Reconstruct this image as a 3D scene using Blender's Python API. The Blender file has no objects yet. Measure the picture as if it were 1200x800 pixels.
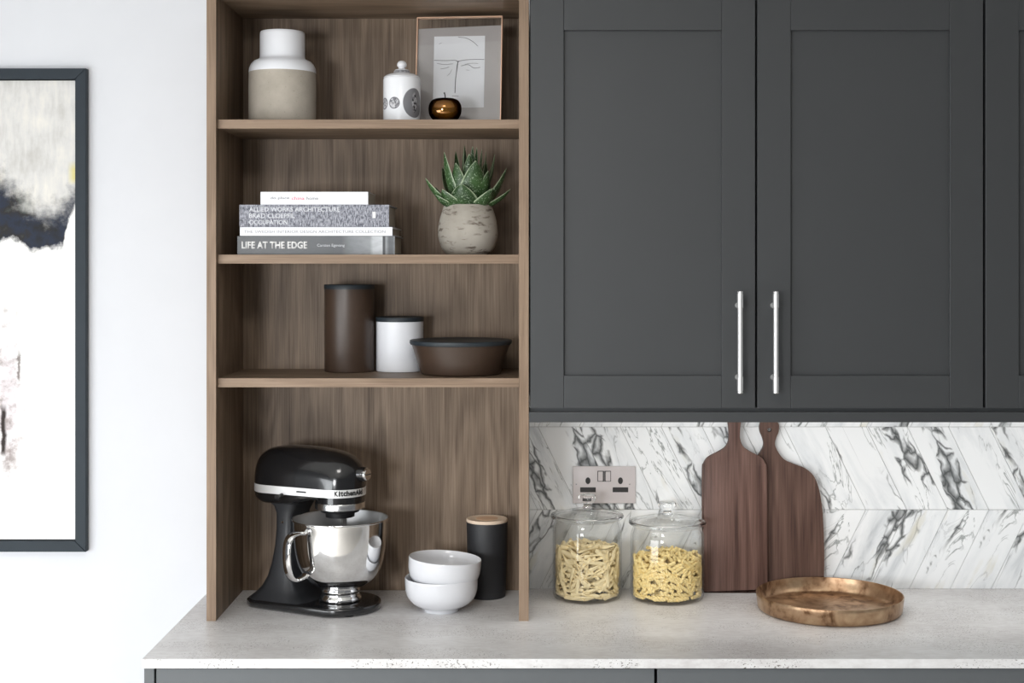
import bpy, bmesh, math, random
from mathutils import Vector, Matrix
random.seed(7)
R = math.radians
PI = math.pi
C = bpy.context.scene.collection
sc = bpy.context.scene

# ------------------------------------------------------------------ camera, world, lights, exposure
CAM_D, CAM_Z, FPX = 3.46, 1.694, 1659.0            # back wall is the plane y = 0, camera looks along +y
cam = bpy.data.cameras.new('camera')
cam.sensor_width = 36.0
cam.lens = FPX / 1200 * 36.0
cam.shift_x = -24 / 1200
cam.shift_y = -92 / 1200
cam.clip_start = 0.05
camo = bpy.data.objects.new('camera', cam)
camo.location = (0, -CAM_D, CAM_Z)
camo.rotation_euler = (R(90), 0, 0)
C.objects.link(camo)
sc.camera = camo

w = bpy.data.worlds.new('daylight'); sc.world = w
w.use_nodes = True
w.node_tree.nodes['Background'].inputs[0].default_value = (0.93, 0.96, 1.0, 1)
w.node_tree.nodes['Background'].inputs[1].default_value = 0.15

def area_light(name, loc, target, sx, sy, power, color=(1, 1, 1)):
    l = bpy.data.lights.new(name, 'AREA'); l.shape = 'RECTANGLE'
    l.size, l.size_y, l.energy, l.color = sx, sy, power, color
    o = bpy.data.objects.new(name, l); o.location = loc
    o.rotation_euler = (Vector(target) - Vector(loc)).to_track_quat('-Z', 'Y').to_euler()
    C.objects.link(o)
    return o
# daylight through the glazed doors on the left and the window behind the camera
area_light('glazed_door_daylight', (-2.6, -2.9, 0.95), (-0.1, 0.0, -2.6), 1.8, 1.6, 64, (0.93, 0.97, 1.0))
area_light('window_daylight', (-1.6, -4.9, 1.5), (-0.2, 0, -3.1), 0.75, 1.0, 80, (0.97, 0.985, 1.0))

area_light('overhead_fill_light', (-0.3, -2.2, 2.60), (-0.3, -2.2, 0), 0.6, 0.6, 13, (1.0, 0.97, 0.93))  # added fill from above to brighten the worktop; no known ceiling lamp

sc.view_settings.view_transform = 'Standard'
sc.view_settings.look = 'None'
sc.view_settings.gamma = 1.0
sc.view_settings.use_curve_mapping = False
sc.view_settings.exposure = 0.18
try:
    sc.cycles.transparent_max_bounces = 32
    sc.cycles.max_bounces = 12
    sc.cycles.transmission_bounces = 12
except Exception:
    pass

# ------------------------------------------------------------------ node material helpers
def srgb(r, g, b):
    f = lambda c: (c / 255 / 12.92) if c / 255 <= 0.04045 else ((c / 255 + 0.055) / 1.055) ** 2.4
    return (f(r), f(g), f(b), 1)

class NT:
    def __init__(s, name):
        s.m = bpy.data.materials.new(name); s.m.use_nodes = True
        s.t = s.m.node_tree; s.n = s.t.nodes
        s.b = s.n['Principled BSDF']; s.out = s.n['Material Output']
    def node(s, typ, **kw):
        nd = s.n.new(typ)
        for k, v in kw.items(): setattr(nd, k, v)
        return nd
    def link(s, a, b): s.t.links.new(a, b)
    def val(s, sock, v):
        if hasattr(v, 'is_output') or isinstance(v, bpy.types.NodeSocket): s.link(v, sock)
        else: sock.default_value = v
    def coord(s, scale=(1, 1, 1), rot=(0, 0, 0), loc=(0, 0, 0)):
        tc = s.node('ShaderNodeTexCoord'); mp = s.node('ShaderNodeMapping')
        s.link(tc.outputs['Object'], mp.inputs['Vector'])
        mp.inputs['Scale'].default_value = scale; mp.inputs['Rotation'].default_value = rot; mp.inputs['Location'].default_value = loc
        return mp.outputs['Vector']
    def noise(s, vec, scale=1, detail=4, rough=0.5, dist=0.0):
        nd = s.node('ShaderNodeTexNoise'); s.link(vec, nd.inputs['Vector'])
        nd.inputs['Scale'].default_value = scale; nd.inputs['Detail'].default_value = detail
        nd.inputs['Roughness'].default_value = rough; nd.inputs['Distortion'].default_value = dist
        return nd.outputs['Fac']
    def math(s, op, a, b=0.0, c=None, clamp=False):
        nd = s.node('ShaderNodeMath', operation=op, use_clamp=clamp)
        s.val(nd.inputs[0], a); s.val(nd.inputs[1], b)
        if c is not None: s.val(nd.inputs[2], c)
        return nd.outputs[0]
    def mrange(s, v, a, b, c=0.0, d=1.0, smooth=False):
        nd = s.node('ShaderNodeMapRange')
        if smooth: nd.interpolation_type = 'SMOOTHSTEP'
        s.val(nd.inputs[0], v)
        for i, q in enumerate((a, b, c, d)): s.val(nd.inputs[1 + i], q)
        return nd.outputs[0]
    def ramp(s, v, stops, interp='LINEAR'):
        nd = s.node('ShaderNodeValToRGB'); s.val(nd.inputs[0], v)
        cr = nd.color_ramp; cr.interpolation = interp
        while len(cr.elements) < len(stops): cr.elements.new(0.5)
        for e, (p, c) in zip(cr.elements, stops):
            e.position = p; e.color = c if len(c) == 4 else (*c, 1)
        return nd.outputs[0]
    def mix(s, f, a, b, mode='MIX'):
        nd = s.node('ShaderNodeMix', data_type='RGBA', blend_type=mode)
        s.val(nd.inputs['Factor'], f); s.val(nd.inputs[6], a); s.val(nd.inputs[7], b)
        return nd.outputs[2]
    def xyz(s, vec):
        nd = s.node('ShaderNodeSeparateXYZ'); s.link(vec, nd.inputs[0])
        return nd.outputs
    def color(s, v): s.val(s.b.inputs['Base Color'], v); return s
    def set(s, **kw):
        for k, v in kw.items(): s.val(s.b.inputs[k.replace('_', ' ')], v)
        return s
    def bump(s, h, strength=0.2, dist=0.001):
        nd = s.node('ShaderNodeBump'); s.val(nd.inputs['Height'], h)
        nd.inputs['Strength'].default_value = strength; nd.inputs['Distance'].default_value = dist
        s.link(nd.outputs[0], s.b.inputs['Normal']); return s

def plain(name, col, rough=0.5, metal=0.0, vary=0.06, scale=30, bump=0.0, **kw):
    t = NT(name)
    n = t.noise(t.coord(), scale, 3)
    dark = tuple(c * (1 - vary) for c in col[:3]) + (1,)
    lite = tuple(min(1, c * (1 + vary)) for c in col[:3]) + (1,)
    t.color(t.ramp(n, [(0.3, dark), (0.7, lite)])).set(Roughness=rough, Metallic=metal, **kw)
    if bump: t.bump(n, bump, 0.0006)
    return t.m

def wood(name, axis, stops, rough=0.5, fig=1.0):
    """grain runs along axis 'x' or 'z'"""
    t = NT(name)
    fine = (420, 420, 7) if axis == 'z' else (7, 420, 420)
    mid = (46, 46, 1.5) if axis == 'z' else (1.5, 46, 46)
    broad = (5.5, 5.5, 1.1) if axis == 'z' else (1.1, 5.5, 5.5)
    oi = t.node('ShaderNodeObjectInfo')
    sh = t.node('ShaderNodeVectorMath', operation='SCALE'); sh.inputs[0].default_value = (3.1, 1.7, 5.3)
    t.link(oi.outputs['Random'], sh.inputs['Scale'])
    def vec(scale):
        v = t.coord(scale); a = t.node('ShaderNodeVectorMath', operation='ADD')
        t.link(v, a.inputs[0]); t.link(sh.outputs[0], a.inputs[1]); return a.outputs[0]
    f = t.noise(vec(fine), 1, 3, 0.6)
    m = t.noise(vec(mid), 1, 5, 0.62, 0.5)
    b = t.noise(vec(broad), 1, 2, 0.5, 0.3)
    rings = t.math('SINE', t.math('MULTIPLY', t.math('ADD', b, t.math('MULTIPLY', m, 0.10)), 62.0 * fig))
    g = t.math('ADD', t.math('MULTIPLY', m, 0.46), t.math('MULTIPLY', f, 0.42))
    g = t.math('ADD', g, t.math('MULTIPLY', rings, 0.045))
    g = t.math('ADD', g, t.math('MULTIPLY', b, 0.14))
    t.color(t.ramp(g, stops)).set(Roughness=rough, **{'Specular_IOR_Level': 0.35})
    t.bump(g, 0.12, 0.0006)
    return t.m

W_STOPS = [(0.30, srgb(72, 55, 41)), (0.45, srgb(112, 94, 77)), (0.57, srgb(134, 115, 97)), (0.72, srgb(158, 139, 119))]
E_STOPS = [(0.28, srgb(112, 92, 74)), (0.5, srgb(142, 120, 100)), (0.75, srgb(164, 142, 122))]
B_STOPS = [(0.34, srgb(62, 42, 36)), (0.47, srgb(94, 69, 61)), (0.60, srgb(112, 86, 77)), (0.72, srgb(146, 118, 104))]
M = {}
M['walnut_z'] = wood('walnut_vertical_grain', 'z', W_STOPS, 0.5)
M['walnut_x'] = wood('walnut_horizontal_grain', 'x', W_STOPS, 0.5)
M['edge_z'] = wood('walnut_edging_vertical', 'z', E_STOPS, 0.5)
M['edge_x'] = wood('walnut_edging_horizontal', 'x', E_STOPS, 0.5)
M['board'] = wood('walnut_chopping_board', 'z', B_STOPS, 0.55, 0.7)
M['board2'] = wood('walnut_paddle_board', 'z', [(p, (c[0] * .78, c[1] * .78, c[2] * .74, 1)) for p, c in B_STOPS], 0.55, 0.7)
M['wall'] = plain('matt_white_wall_paint', srgb(223, 225, 230), 0.9, vary=0.01, scale=6, bump=0.02)
M['ceiling'] = plain('ceiling_paint', srgb(240, 240, 238), 0.9, vary=0.01)
M['floor'] = wood('pale_oak_floor', 'x', [(0.3, srgb(206, 200, 192)), (0.7, srgb(230, 226, 220))], 0.6)
M['grout'] = plain('pale_grout', srgb(186, 186, 184), 0.9)
M['paint'] = plain('graphite_cabinet_paint', srgb(61, 63, 65), 0.5, vary=0.015, scale=12)
M['paint_in'] = plain('dark_cabinet_carcass', srgb(40, 41, 42), 0.6, vary=0.02)
M['paint_base'] = plain('slate_grey_drawer_paint', srgb(94, 98, 101), 0.42, vary=0.015)
M['frame'] = plain('slate_frame_lacquer', srgb(46, 54, 61), 0.55, vary=0.05, Specular_IOR_Level=0.25)
M['gap'] = plain('black_rebate', srgb(16, 16, 17), 0.7)
M['chrome'] = plain('polished_chrome', (0.86, 0.86, 0.86, 1), 0.07, 1.0, vary=0.0)
M['band'] = plain('bright_satin_band', (0.88, 0.88, 0.88, 1), 0.4, 0.45, vary=0.01)
M['bright_steel'] = plain('bright_satin_nickel', (0.92, 0.92, 0.92, 1), 0.33, 0.7, vary=0.01)
M['lining'] = plain('brushed_bowl_lining', (0.62, 0.62, 0.62, 1), 0.42, 1.0, vary=0.04)
M['steel'] = plain('brushed_steel', (0.80, 0.80, 0.80, 1), 0.22, 1.0, vary=0.02)
M['white_gloss'] = plain('white_glazed_ceramic', srgb(230, 231, 235), 0.15, vary=0.005, Coat_Weight=0.3)
M['white_matt'] = plain('white_satin_ceramic', srgb(238, 240, 245), 0.4, vary=0.01)
M['black_enamel'] = plain('black_enamel', (0.010, 0.010, 0.011, 1), 0.18, vary=0.0, Coat_Weight=0.5, Coat_Roughness=0.05)
M['black_satin'] = plain('black_satin_enamel', (0.022, 0.023, 0.026, 1), 0.42, vary=0.05, scale=80)
M['black_plastic'] = plain('black_plastic', (0.012, 0.012, 0.013, 1), 0.45)
M['black_ink'] = plain('black_ink', (0.01, 0.01, 0.01, 1), 0.6)
M['white_ink'] = plain('white_ink', srgb(240, 240, 240), 0.6, vary=0.0)
M['grey_ink'] = plain('grey_ink', srgb(150, 150, 155), 0.6, vary=0.0)
M['pink_ink'] = plain('pink_ink', srgb(238, 130, 150), 0.6, vary=0.0)
M['silver_ink'] = plain('pale_silver_ink', srgb(222, 224, 230), 0.6, vary=0.0)
M['graphite'] = plain('graphite_line', srgb(70, 70, 74), 0.7, vary=0.2)
M['paper'] = plain('white_paper', srgb(226, 228, 232), 0.8, vary=0.01)
M['pages'] = plain('cream_page_block', srgb(196, 186, 172), 0.85, vary=0.1, scale=300)
M['brown_satin'] = plain('matt_brown_metal', srgb(68, 53, 43), 0.40, vary=0.04, scale=60)
M['lid_black'] = plain('blue_black_plastic_lid', srgb(38, 46, 52), 0.5, vary=0.03)
M['cup_black'] = plain('matt_charcoal_coating', srgb(40, 41, 44), 0.55, vary=0.04, bump=0.03, scale=400)
M['cup_lid'] = wood('pale_cork_wood_lid', 'x', [(0.3, srgb(216, 190, 164)), (0.6, srgb(240, 222, 202))], 0.6, 0.6)
M['copper'] = plain('copper_edge', srgb(236, 196, 168), 0.35, 0.3, vary=0.04)
M['mat_board'] = plain('grey_mat_board', srgb(164, 160, 159), 0.35, vary=0.02, Coat_Weight=0.2)
M['plate'] = plain('brushed_socket_plate', srgb(205, 198, 198), 0.35, 0.0, vary=0.02)
M['socket_black'] = plain('socket_insert_black', srgb(40, 38, 38), 0.5)
M['soil'] = plain('dark_potting_soil', srgb(52, 44, 36), 0.95, vary=0.4, scale=120, bump=0.6)
M['pasta_a'] = plain('pale_dried_pasta', srgb(244, 226, 180), 0.55, vary=0.05, scale=60, Subsurface_Weight=0.0)
M['pasta_b'] = plain('golden_dried_pasta', srgb(246, 222, 156), 0.55, vary=0.07, scale=60)
M['led'] = NT('led_diffuser').set(Emission_Strength=2.0, Emission_Color=(1, 0.93, 0.84, 1)).m

def stoneware():
    t = NT('raw_stoneware')
    n = t.noise(t.coord((14, 14, 14)), 1, 5, 0.6); s = t.noise(t.coord((260, 260, 260)), 1, 2)
    t.color(t.mix(t.mrange(s, 0.66, 0.76, 0, 0.7), t.ramp(n, [(0.3, srgb(166, 158, 146)), (0.7, srgb(190, 182, 170))]), srgb(140, 130, 116)))
    t.set(Roughness=0.85).bump(s, 0.15, 0.0008)
    return t.m
M['stoneware'] = stoneware()

def pot_mat():
    t = NT('weathered_concrete_pot')
    n = t.noise(t.coord((30, 30, 95)), 1, 4, 0.6, 0.4); m = t.noise(t.coord((22, 22, 60)), 1, 3, 0.6)
    mask = t.math('MULTIPLY', t.mrange(n, 0.54, 0.64), t.mrange(m, 0.42, 0.57))
    base = t.ramp(t.noise(t.coord((12, 12, 12)), 1, 4), [(0.3, srgb(156, 150, 140)), (0.7, srgb(190, 184, 174))])
    t.color(t.mix(mask, base, srgb(110, 100, 90))).set(Roughness=0.9)
    t.bump(t.math('SUBTRACT', 1.0, mask), 0.5, 0.0015)
    return t.m
M['pot'] = pot_mat()

def worktop_mat():
    t = NT('pitted_pale_concrete_quartz')
    a = t.noise(t.coord((3, 5, 5)), 1, 6, 0.6)
    b = t.noise(t.coord((40, 90, 90)), 1, 4, 0.65)
    base = t.ramp(t.math('ADD', t.math('MULTIPLY', a, 0.6), t.math('MULTIPLY', b, 0.4)),
                  [(0.36, srgb(204, 201, 201)), (0.50, srgb(223, 222, 222)), (0.64, srgb(237, 237, 238))])
    pn = t.noise(t.coord((210, 330, 330)), 1, 3, 0.6); pm = t.noise(t.coord((9, 14, 14)), 1, 3)
    pits = t.math('MULTIPLY', t.mrange(pn, 0.605, 0.64), t.mrange(pm, 0.45, 0.54))
    t.color(t.mix(pits, base, srgb(104, 97, 93))).set(Roughness=0.36)
    t.bump(t.math('SUBTRACT', 1.0, pits), 0.3, 0.0008)
    return t.m
M['worktop'] = worktop_mat()

def marble(name, slant):
    t = NT(name)
    oi = t.node('ShaderNodeObjectInfo')
    sh = t.node('ShaderNodeVectorMath', operation='SCALE'); sh.inputs[0].default_value = (0.9, 0.0, 1.9)
    t.link(oi.outputs['Random'], sh.inputs['Scale'])
    tc = t.node('ShaderNodeTexCoord'); ad = t.node('ShaderNodeVectorMath', operation='ADD')
    t.link(tc.outputs['Object'], ad.inputs[0]); t.link(sh.outputs[0], ad.inputs[1])
    def vec(scale):
        r = t.node('ShaderNodeMapping'); t.link(ad.outputs[0], r.inputs['Vector']); r.inputs['Rotation'].default_value = (0, slant, 0)
        m = t.node('ShaderNodeMapping'); t.link(r.outputs[0], m.inputs['Vector']); m.inputs['Scale'].default_value = scale
        return m.outputs[0]
    def vein(scale, dist, width, detail=5):
        n = t.noise(vec(scale), 1, detail, 0.58, dist)
        return t.mrange(t.math('ABSOLUTE', t.math('SUBTRACT', n, 0.5)), 0.0, width, 1.0, 0.0)
    zn = t.noise(vec((11, 1, 2.0)), 1, 3, 0.5, 0.5)
    zone = t.mrange(zn, 0.545, 0.61, smooth=True)
    warp = t.node('ShaderNodeTexNoise'); t.link(vec((22, 1, 14)), warp.inputs['Vector']); warp.inputs['Scale'].default_value = 1.0; warp.inputs['Detail'].default_value = 3
    wv = t.node('ShaderNodeVectorMath', operation='MULTIPLY_ADD'); t.link(warp.outputs['Color'], wv.inputs[0]); wv.inputs[1].default_value = (1.8, 0, 1.8); t.link(vec((44, 1, 15)), wv.inputs[2])
    vo = t.node('ShaderNodeTexVoronoi', feature='DISTANCE_TO_EDGE', voronoi_dimensions='3D'); t.link(wv.outputs[0], vo.inputs['Vector']); vo.inputs['Scale'].default_value = 1.0
    thick = t.mrange(zn, 0.56, 0.70, 0.05, 0.34)
    net = t.mrange(vo.outputs['Distance'], 0.0, thick, 1.0, 0.0)
    big = t.math('MULTIPLY', t.math('MULTIPLY', net, zone), 0.92)
    fine = vein((16, 1, 3.2), 1.0, 0.012)
    patch = 1.0
    patch2 = t.mrange(t.noise(vec((12, 1, 3.0)), 1, 2), 0.46, 0.58)
    cloud = t.noise(vec((18, 1, 4)), 1, 5, 0.6, 0.4)
    base = t.ramp(cloud, [(0.30, srgb(200, 204, 207)), (0.42, srgb(230, 233, 235)), (0.55, srgb(243, 245, 246))])
    ochre = t.mrange(t.noise(vec((20, 1, 5)), 1, 3, 0.5), 0.62, 0.74, 0.0, 0.5)
    base = t.mix(ochre, base, srgb(206, 198, 168))
    c1 = t.mix(t.math('MULTIPLY', fine, t.math('MULTIPLY', patch2, 0.75)), base, srgb(92, 100, 98))
    c2 = t.mix(t.math('MULTIPLY', big, patch), c1, srgb(26, 34, 34))
    t.color(c2).set(Roughness=0.28)
    return t.m
M['marble_down'] = marble('veined_marble_slanting_down', R(26))
M['marble_up'] = marble('veined_marble_slanting_up', R(-26))

def thin_glass(name, tint=(0.995, 0.997, 0.996, 1), edge=(0.84, 0.86, 0.855, 1), gl=1.0):
    t = NT(name)
    t.n.remove(t.b)
    tr = t.node('ShaderNodeBsdfTransparent'); gs = t.node('ShaderNodeBsdfGlossy'); gs.inputs['Roughness'].default_value = 0.03
    lw = t.node('ShaderNodeLayerWeight'); lw.inputs['Blend'].default_value = 0.22
    lw.inputs['Blend'].default_value = 0.5                     # facing = 1 - |cos|, the same from inside and outside
    f = t.mrange(lw.outputs['Facing'], 0.80, 1.0)
    t.link(t.mix(f, tint, edge), tr.inputs['Color'])
    fr = t.math('ADD', t.math('MULTIPLY', t.math('POWER', lw.outputs['Facing'], 4.0), 0.75), 0.035)
    mx = t.node('ShaderNodeMixShader')
    t.link(t.math('MULTIPLY', fr, gl, clamp=True), mx.inputs[0])
    t.link(tr.outputs[0], mx.inputs[1]); t.link(gs.outputs[0], mx.inputs[2])
    t.link(mx.outputs[0], t.out.inputs['Surface'])
    return t.m
M['glass'] = thin_glass('clear_jar_glass')
M['pane'] = thin_glass('clear_picture_glass', (1, 1, 1, 1), (0.9, 0.9, 0.9, 1))
M['solid_glass'] = NT('solid_clear_glass').color((0.97, 0.98, 0.98, 1)).set(Roughness=0.02, Transmission_Weight=1.0, IOR=1.45).m
def amber():
    t = NT('smoked_amber_glass')
    n = t.noise(t.coord((30, 30, 30)), 1, 3)
    lw = t.node('ShaderNodeLayerWeight'); lw.inputs['Blend'].default_value = 0.35
    t.color(t.ramp(n, [(0.3, (0.17, 0.06, 0.003, 1)), (0.7, (0.34, 0.14, 0.008, 1))])).set(Roughness=0.12, Metallic=0.75, Coat_Weight=1.0, Coat_Roughness=0.03)
    gz = t.node('ShaderNodeBsdfGlossy'); gz.inputs['Color'].default_value = (0.02, 0.008, 0.003, 1); gz.inputs['Roughness'].default_value = 0.05
    mx = t.node('ShaderNodeMixShader'); t.link(t.mrange(lw.outputs['Facing'], 0.02, 0.30), mx.inputs[0])
    t.link(t.b.outputs[0], mx.inputs[1]); t.link(gz.outputs[0], mx.inputs[2]); t.link(mx.outputs[0], t.out.inputs['Surface'])
    return t.m
M['amber'] = amber()

def bronze():
    t = NT('aged_brass')
    n = t.noise(t.coord((16, 16, 16)), 1, 5, 0.6, 0.6); f = t.noise(t.coord((60, 60, 60)), 1, 4)
    t.color(t.ramp(t.math('ADD', t.math('MULTIPLY', n, 0.75), t.math('MULTIPLY', f, 0.25)),
                   [(0.38, srgb(108, 78, 54)), (0.48, srgb(172, 140, 110)), (0.64, srgb(202, 174, 142))]))
    t.set(Metallic=0.8, Roughness=t.mrange(n, 0.35, 0.65, 0.48, 0.28))
    return t.m
M['bronze'] = bronze()

def leaf_mat():
    t = NT('speckled_succulent_leaf')
    at = t.node('ShaderNodeAttribute'); at.attribute_name = 'edge'
    n = t.noise(t.coord((20, 20, 20)), 1, 3); s = t.noise(t.coord((330, 330, 330)), 1, 2)
    base = t.ramp(n, [(0.3, srgb(30, 54, 28)), (0.7, srgb(66, 98, 54))])
    c = t.mix(t.mrange(s, 0.60, 0.66, 0.0, 0.7), base, srgb(176, 196, 168))
    e = t.mrange(at.outputs['Fac'], 0.55, 0.95)
    t.color(t.mix(e, c, srgb(176, 192, 160))).set(Roughness=0.4)
    return t.m
M['leaf'] = leaf_mat()

def linen():
    t = NT('woven_grey_book_cloth')
    n = t.noise(t.coord((330, 330, 110)), 1, 2, 0.7)
    t.color(t.ramp(n, [(0.38, srgb(92, 94, 104)), (0.62, srgb(182, 184, 194))])).set(Roughness=0.9)
    return t.m
M['linen'] = linen()

def dark_jacket():
    """printed dust jacket: slate grey photograph with paler vertical bands near the right end (local x from 0 to 0.356)"""
    t = NT('printed_slate_dust_jacket')
    x = t.xyz(t.coord())[0]; n = t.noise(t.coord((40, 40, 90)), 1, 4)
    g = lambda v: srgb(v - 4, v, v + 4)
    c = t.ramp(t.math('DIVIDE', x, 0.356), [(0.0, g(54)), (0.25, g(68)), (0.66, g(76)), (0.72, g(122)), (0.84, g(150)), (0.86, g(196)),
                                              (0.918, g(206)), (0.922, g(46)), (0.935, g(50)), (0.94, g(160)), (0.96, g(90)), (0.985, g(96)), (1.0, g(150))])
    t.color(t.mix(t.mrange(n, 0.45, 0.7, 0, 0.25), c, g(60))).set(Roughness=0.35)
    return t.m
M['jacket'] = dark_jacket()

def jar_print():
    """white glaze printed with grey engraved medallions round the body (angle round z, height)"""
    t = NT('white_glaze_with_engraved_medallions')
    x, y, z = t.xyz(t.coord())[:3]
    ang = t.math('ARCTAN2', x, t.math('MULTIPLY', y, -1.0))          # 0 faces the room, grows to the right
    n = t.noise(t.coord((140, 140, 140)), 1, 4, 0.6)
    col = srgb(240, 242, 246)
    def disc(a0, z0, ra, rz):
        u = t.math('DIVIDE', t.math('SUBTRACT', ang, a0), ra); v = t.math('DIVIDE', t.math('SUBTRACT', z, z0), rz)
        return t.math('SQRT', t.math('ADD', t.math('MULTIPLY', u, u), t.math('MULTIPLY', v, v)))
    for a0, z0, ra, rz, ink in ((-1.06, 0.042, 0.32, 0.0135, 0), (-0.33, 0.042, 0.32, 0.0135, 0), (0.80, 0.0425, 0.66, 0.034, 1), (2.6, 0.042, 0.32, 0.0135, 0)):
        d = disc(a0, z0, ra, rz)
        if ink:
            inner = t.ramp(n, [(0.40, srgb(40, 40, 44)), (0.5, srgb(128, 128, 132)), (0.6, srgb(190, 190, 194))])
            fig = t.mrange(disc(a0 + 0.03, z0, 0.2, 0.026), 0.7, 1.0, 1.0, 0.0)
            inner = t.mix(fig, srgb(126, 126, 130), inner)
        else:
            inner = t.ramp(n, [(0.42, srgb(110, 110, 116)), (0.56, srgb(214, 214, 218))])
            inner = t.mix(t.mrange(d, 0.80, 0.86), inner, srgb(120, 120, 126))
        col = t.mix(t.mrange(d, 0.97, 1.0, 1.0, 0.0), col, inner)
    ringm = t.math('MULTIPLY', t.mrange(z, 0.1215, 0.1225), t.mrange(z, 0.1275, 0.1285, 1.0, 0.0))
    t.color(col).set(Roughness=0.2)
    return t.m
M['jar_print'] = jar_print()

def painting():
    """abstract canvas: local x runs from -W (left) to 0 (right edge of the sheet), local z up from the sheet's foot"""
    t = NT('abstract_painting')
    co = t.coord(); x, y, z = t.xyz(co)[:3]
    px = 0.00207                                                      # metres to one unit used below
    u = t.math('DIVIDE', t.math('MULTIPLY', x, -1.0), px)             # units left of the right edge
    v = t.math('DIVIDE', z, px)                                       # units above the foot (sheet is ~537 high)
    n1 = t.noise(t.coord((30, 30, 30)), 1, 6, 0.65); n2 = t.noise(t.coord((9, 9, 9)), 1, 5, 0.6); n3 = t.noise(t.coord((70, 70, 16)), 1, 4, 0.6)
    wash = t.ramp(t.math('ADD', t.math('MULTIPLY', n2, 0.6), t.math('MULTIPLY', n3, 0.4)),
                  [(0.36, srgb(196, 194, 190)), (0.5, srgb(216, 215, 213)), (0.64, srgb(232, 229, 222))])
    up = t.ramp(t.math('DIVIDE', u, 100.0), [(0.0, (.765,) * 3), (0.1, (.745,) * 3), (0.3, (.715,) * 3), (0.5, (.735,) * 3), (0.75, (.775,) * 3), (1.0, (.81,) * 3)])
    lo = t.ramp(t.math('DIVIDE', u, 100.0), [(0.0, (.735,) * 3), (0.09, (.70,) * 3), (0.15, (.645,) * 3), (0.3, (.637,) * 3), (0.55, (.637,) * 3), (0.72, (.66,) * 3), (1.0, (.65,) * 3)])
    vn = t.math('DIVIDE', v, 537.0)
    wob = t.math('MULTIPLY', t.math('SUBTRACT', n1, 0.5), 0.13)
    below_up = t.mrange(t.math('SUBTRACT', t.math('ADD', vn, wob), up), -0.05, 0.035, 1.0, 0.0, True)
    wob2 = t.math('MULTIPLY', t.math('SUBTRACT', n1, 0.5), 0.05)
    above_lo = t.mrange(t.math('SUBTRACT', t.math('ADD', vn, wob2), lo), -0.006, 0.006)
    dark = t.ramp(n2, [(0.40, srgb(18, 18, 21)), (0.5, srgb(24, 36, 58)), (0.58, srgb(30, 27, 25)), (0.72, srgb(104, 114, 112))])
    white = t.ramp(n2, [(0.3, srgb(244, 241, 238)), (0.6, srgb(252, 252, 251))])
    # yellow touch at the right edge
    ye = t.math('MULTIPLY', t.mrange(u, 10, 3), t.math('MULTIPLY', t.mrange(vn, 0.775, 0.79), t.mrange(vn, 0.83, 0.81)))
    wash = t.mix(t.math('MULTIPLY', ye, 0.7), wash, srgb(222, 208, 96))
    top = t.mix(below_up, wash, dark)
    col = t.mix(above_lo, white, top)
    # lilac-brown veil and dark stroke low on the left
    cx = t.math('DIVIDE', t.math('SUBTRACT', u, 80.0), 24.0); cy = t.math('DIVIDE', t.math('SUBTRACT', v, 165.0), 120.0)
    r = t.math('SQRT', t.math('ADD', t.math('MULTIPLY', cx, cx), t.math('MULTIPLY', cy, cy)))
    veil = t.math('MULTIPLY', t.mrange(t.math('ADD', r, t.math('MULTIPLY', t.math('SUBTRACT', n1, 0.5), 1.4)), 1.0, 0.35), 0.75)
    veilc = t.ramp(n1, [(0.35, srgb(120, 98, 96)), (0.5, srgb(214, 204, 208)), (0.7, srgb(238, 232, 236))])
    col = t.mix(t.math('MULTIPLY', veil, t.mrange(v, 300, 285)), col, veilc)
    sx = t.math('ABSOLUTE', t.math('SUBTRACT', t.math('ADD', u, t.math('MULTIPLY', t.math('SUBTRACT', n1, 0.5), 8.0)), 85.0))
    stroke = t.math('MULTIPLY', t.mrange(sx, 4.0, 1.5), t.math('MULTIPLY', t.mrange(v, 96, 104), t.mrange(v, 160, 150)))
    col = t.mix(stroke, col, srgb(44, 34, 30))
    sx2 = t.math('ABSOLUTE', t.math('SUBTRACT', t.math('ADD', u, t.math('MULTIPLY', t.math('SUBTRACT', n1, 0.5), 14.0)), 67.0))
    stroke2 = t.math('MULTIPLY', t.mrange(sx2, 2.2, 0.8), t.math('MULTIPLY', t.mrange(v, 184, 190), t.mrange(v, 224, 214)))
    col = t.mix(t.math('MULTIPLY', stroke2, 0.8), col, srgb(96, 82, 76))
    t.color(col).set(Roughness=0.7)
    return t.m
M['painting'] = painting()

# ------------------------------------------------------------------ mesh helpers
def mesh_obj(name, bm, mat, parent=None, loc=(0, 0, 0), rot=(0, 0, 0), smooth=None):
    bmesh.ops.recalc_face_normals(bm, faces=bm.faces[:])
    me = bpy.data.meshes.new(name); bm.to_mesh(me); bm.free()
    me.materials.append(M[mat] if isinstance(mat, str) else mat)
    if smooth is not None:
        me.shade_smooth(); me.set_sharp_from_angle(angle=R(smooth))
    return add(name, me, parent, loc, rot)
def add(name, me, parent=None, loc=(0, 0, 0), rot=(0, 0, 0)):
    o = bpy.data.objects.new(name, me); C.objects.link(o)
    o.location = loc; o.rotation_euler = rot
    if parent: o.parent = parent
    return o
def tag(o, label, cat, group=None):
    o['label'] = label; o['category'] = cat
    if group: o['group'] = group
    return o
def thing(name, label, cat, loc=(0, 0, 0), rz=0.0, group=None):
    o = bpy.data.objects.new(name, None); o.empty_display_size = 0.05; C.objects.link(o)
    o.location = loc; o.rotation_euler = (0, 0, rz)
    return tag(o, label, cat, group)
def struct(o): o['kind'] = 'structure'; return o

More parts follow.
